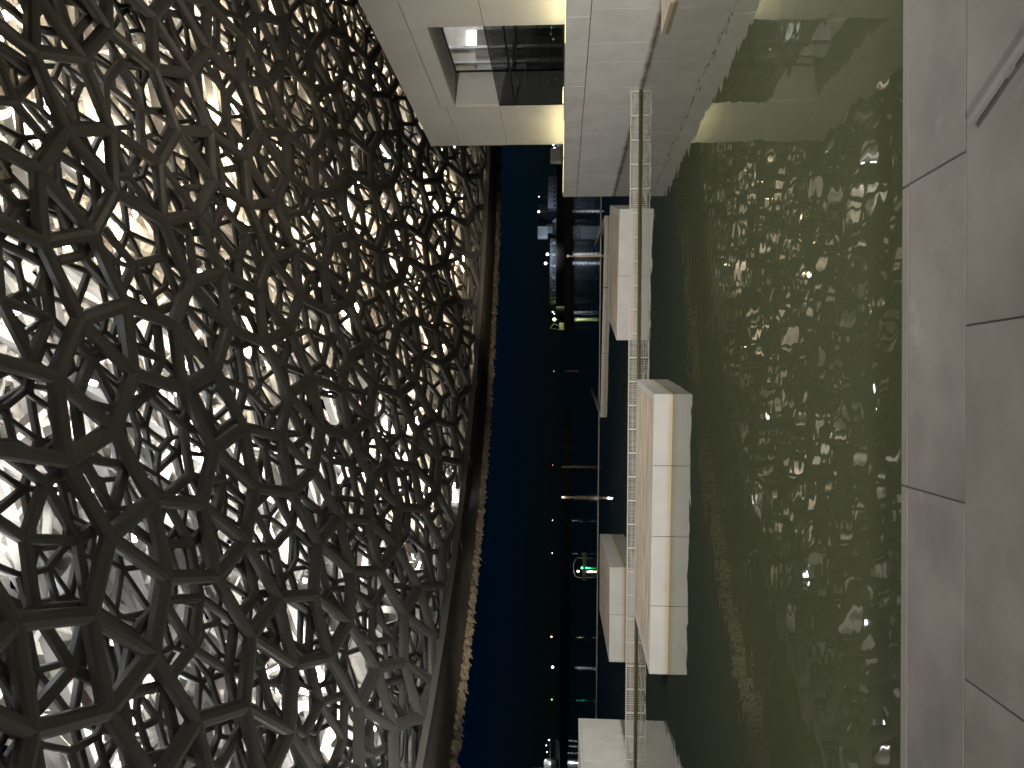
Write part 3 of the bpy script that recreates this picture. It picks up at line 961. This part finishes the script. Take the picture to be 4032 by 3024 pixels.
# tiny lights far out, each on its own beacon
def beacon(label, x, z, E, r, y=600):
    T = thing('sea_beacon', label, 'beacon', (x, y, 0))
    b = MB(); b.tube((0, 0, -1), (0, 0, z - r), .18, 6, .1); b.build('mast', M_dark, T)
    b = MB(); b.tube((0, 0, -1), (0, 0, .9), 1.1, 8, .8); b.build('buoy_body', M_dark, T)
    b = MB(); b.ball((0, 0, z), r, 8); b.build('lamp_bulb', E, T)
beacon('tiny red beacon light over the dark sea near the quay tip', 13.3, 7.8, E_red, .28)
beacon('tiny red beacon light above the thin unlit pile', -59.8, 8.3, E_red, .24)
beacon('tiny white beacon light above the stepped breakwater', -102.7, 8.2, E_far, .26)
beacon('small cool beacon light above the hoop canopy boat', -128.3, 8.2, E_far, .34)
beacon('tiny orange beacon light above the longest breakwater', -193.3, 8.4, E_warm, .28)
beacon('brightest star like beacon far out on the sea', -216.8, 7.4, E_far, 1.0)
beacon('small green beacon light beside the lit ship', -242, 7.85, E_green, .34)

# moored ship with lit upper deck
T = thing('ship', 'distant ship with lit superstructure and deck lamps at the left', 'ship', (-300, 600, 0))
b = MB(); b.add([(-22, -3, -1), (24, -3, -1), (24, 3, -1), (-22, 3, -1), (-23, -3.5, 4), (29, -.5, 5), (29, .5, 5), (-23, 3.5, 4)],
                [(4, 5, 6, 7), (0, 1, 5, 4), (1, 2, 6, 5), (2, 3, 7, 6), (3, 0, 4, 7)]); b.build('hull', M_shoredark, T)
b = MB(); b.box(-14, 12, -2.5, 2.5, 4.0, 8.2); b.build('deck_house', M_shoredark, T)
b = MB(); b.box(-14, 11.4, -2.2, 2.2, 8.2, 13.6); b.build('bridge', M_tent, T)
b = MB(); b.box(12, 28, -.2, .2, 8.9, 9.3); b.build('deck_rail', M_hull, T)
b = MB(); b.tube((5, 0, 13.6), (5, 0, 24), .25, 6, .1); b.build('mast', M_hull, T)
for (x, z, r) in ((27.8, 9.9, .5), (23.7, 11.9, .4), (18.6, 11.3, .45), (12.3, 12.4, .45), (9.5, 9.0, .5)):
    b = MB(); b.ball((x, -3, z), r, 8); b.build('deck_lamp', E_far, T)
    b = MB(); b.bar((x, -2.9, 5), (x, -2.9, z - r), .15); b.build('lamp_post', M_hull, T)
light('ship_light', 'POINT', (13, -7, 12), 900, (1, .98, .9), T, .5)

# ================================================================== FLOODLIGHTS UNDER THE DOME AND ON THE ROOFS (out of frame, some of them added fill)
def flood(label, loc, energy, col, target, angle, blend=.3, size=.6, mast=True):
    T = thing('gallery_floodlight', label, 'floodlight', loc)
    v = (Vector(target) - Vector(loc)).normalized()
    q = v.to_track_quat('-Z', 'Y').to_euler()
    b = MB(); b.box(-.4, .4, -.3, .3, .02, .35); h = b.build('housing', M_house, T, bevel=.03); h.rotation_euler = q
    b = MB(); b.box(-.35, .35, -.25, .25, -.01, .018); h = b.build('lens', E_panel, T); h.rotation_euler = q
    b = MB()
    if mast: b.tube((0, 0, -loc[2] if mast == True else mast), (0, 0, -.2), .07, 8)
    else: b.tube((0, 0, .2), (0, 0, zin(loc[0], loc[1]) - loc[2]), .05, 8)
    b.build('mast', M_house, T)
    light('flood_source', 'SPOT', tuple(v * .1), energy, col, T, size, aim=v, angle=rad(angle), blend=blend)
WC = (1, .95, .87)
flood('floodlight mast behind the viewer at the left', (-16, -22, 11), 56000, WC, (3, 25, -17), 62, .35)
flood('floodlight mast behind the viewer at the right', (6, -26, 12), 11000, WC, (-3, 22, -18), 62, .35)
flood('floodlight hung under the dome above the lagoon', (7.5, 8, 14.5), 13000, WC, (-5, 22, -10), 104, .3, mast=False)
flood('added fill light on the gallery roof for the left block and platforms', (13.6, 25, 10.15), 17000, WC, (-14, 34, -4), 64, .5, mast=-.7)  # added lamp behind the parapet, brightens the left block and platform sides
flood('floodlight hung under the dome above the quay', (4, -5, 13.5), 1500, WC, (-1, 9, 0), 96, .4, mast=False)
flood('roof floodlight of the gallery washing the dome', (17, 34, 9.9), 1000, (1, .84, .66), (6, 40, 40), 150, mast=-.5)
flood('roof floodlight of the left block washing the dome', (-22, 28, 2.6), 2700, (1, .94, .84), (-8, 40, 30), 140, mast=-.6)
flood('added spotlight on the left block brightening the dome rim', (-19, 32, 2.7), 13000, (1, .88, .68), (-15, 68, 6.5), 44, .8, mast=-.6)  # added lamp, replaces light the water throws onto the rim
flood('added spotlight on the terrace brightening the dome rim', (12.6, 42, 3.3), 9000, (1, .84, .62), (6, 84, 6.0), 44, .8, mast=-.38)  # second added lamp lifting the rim soffit from below
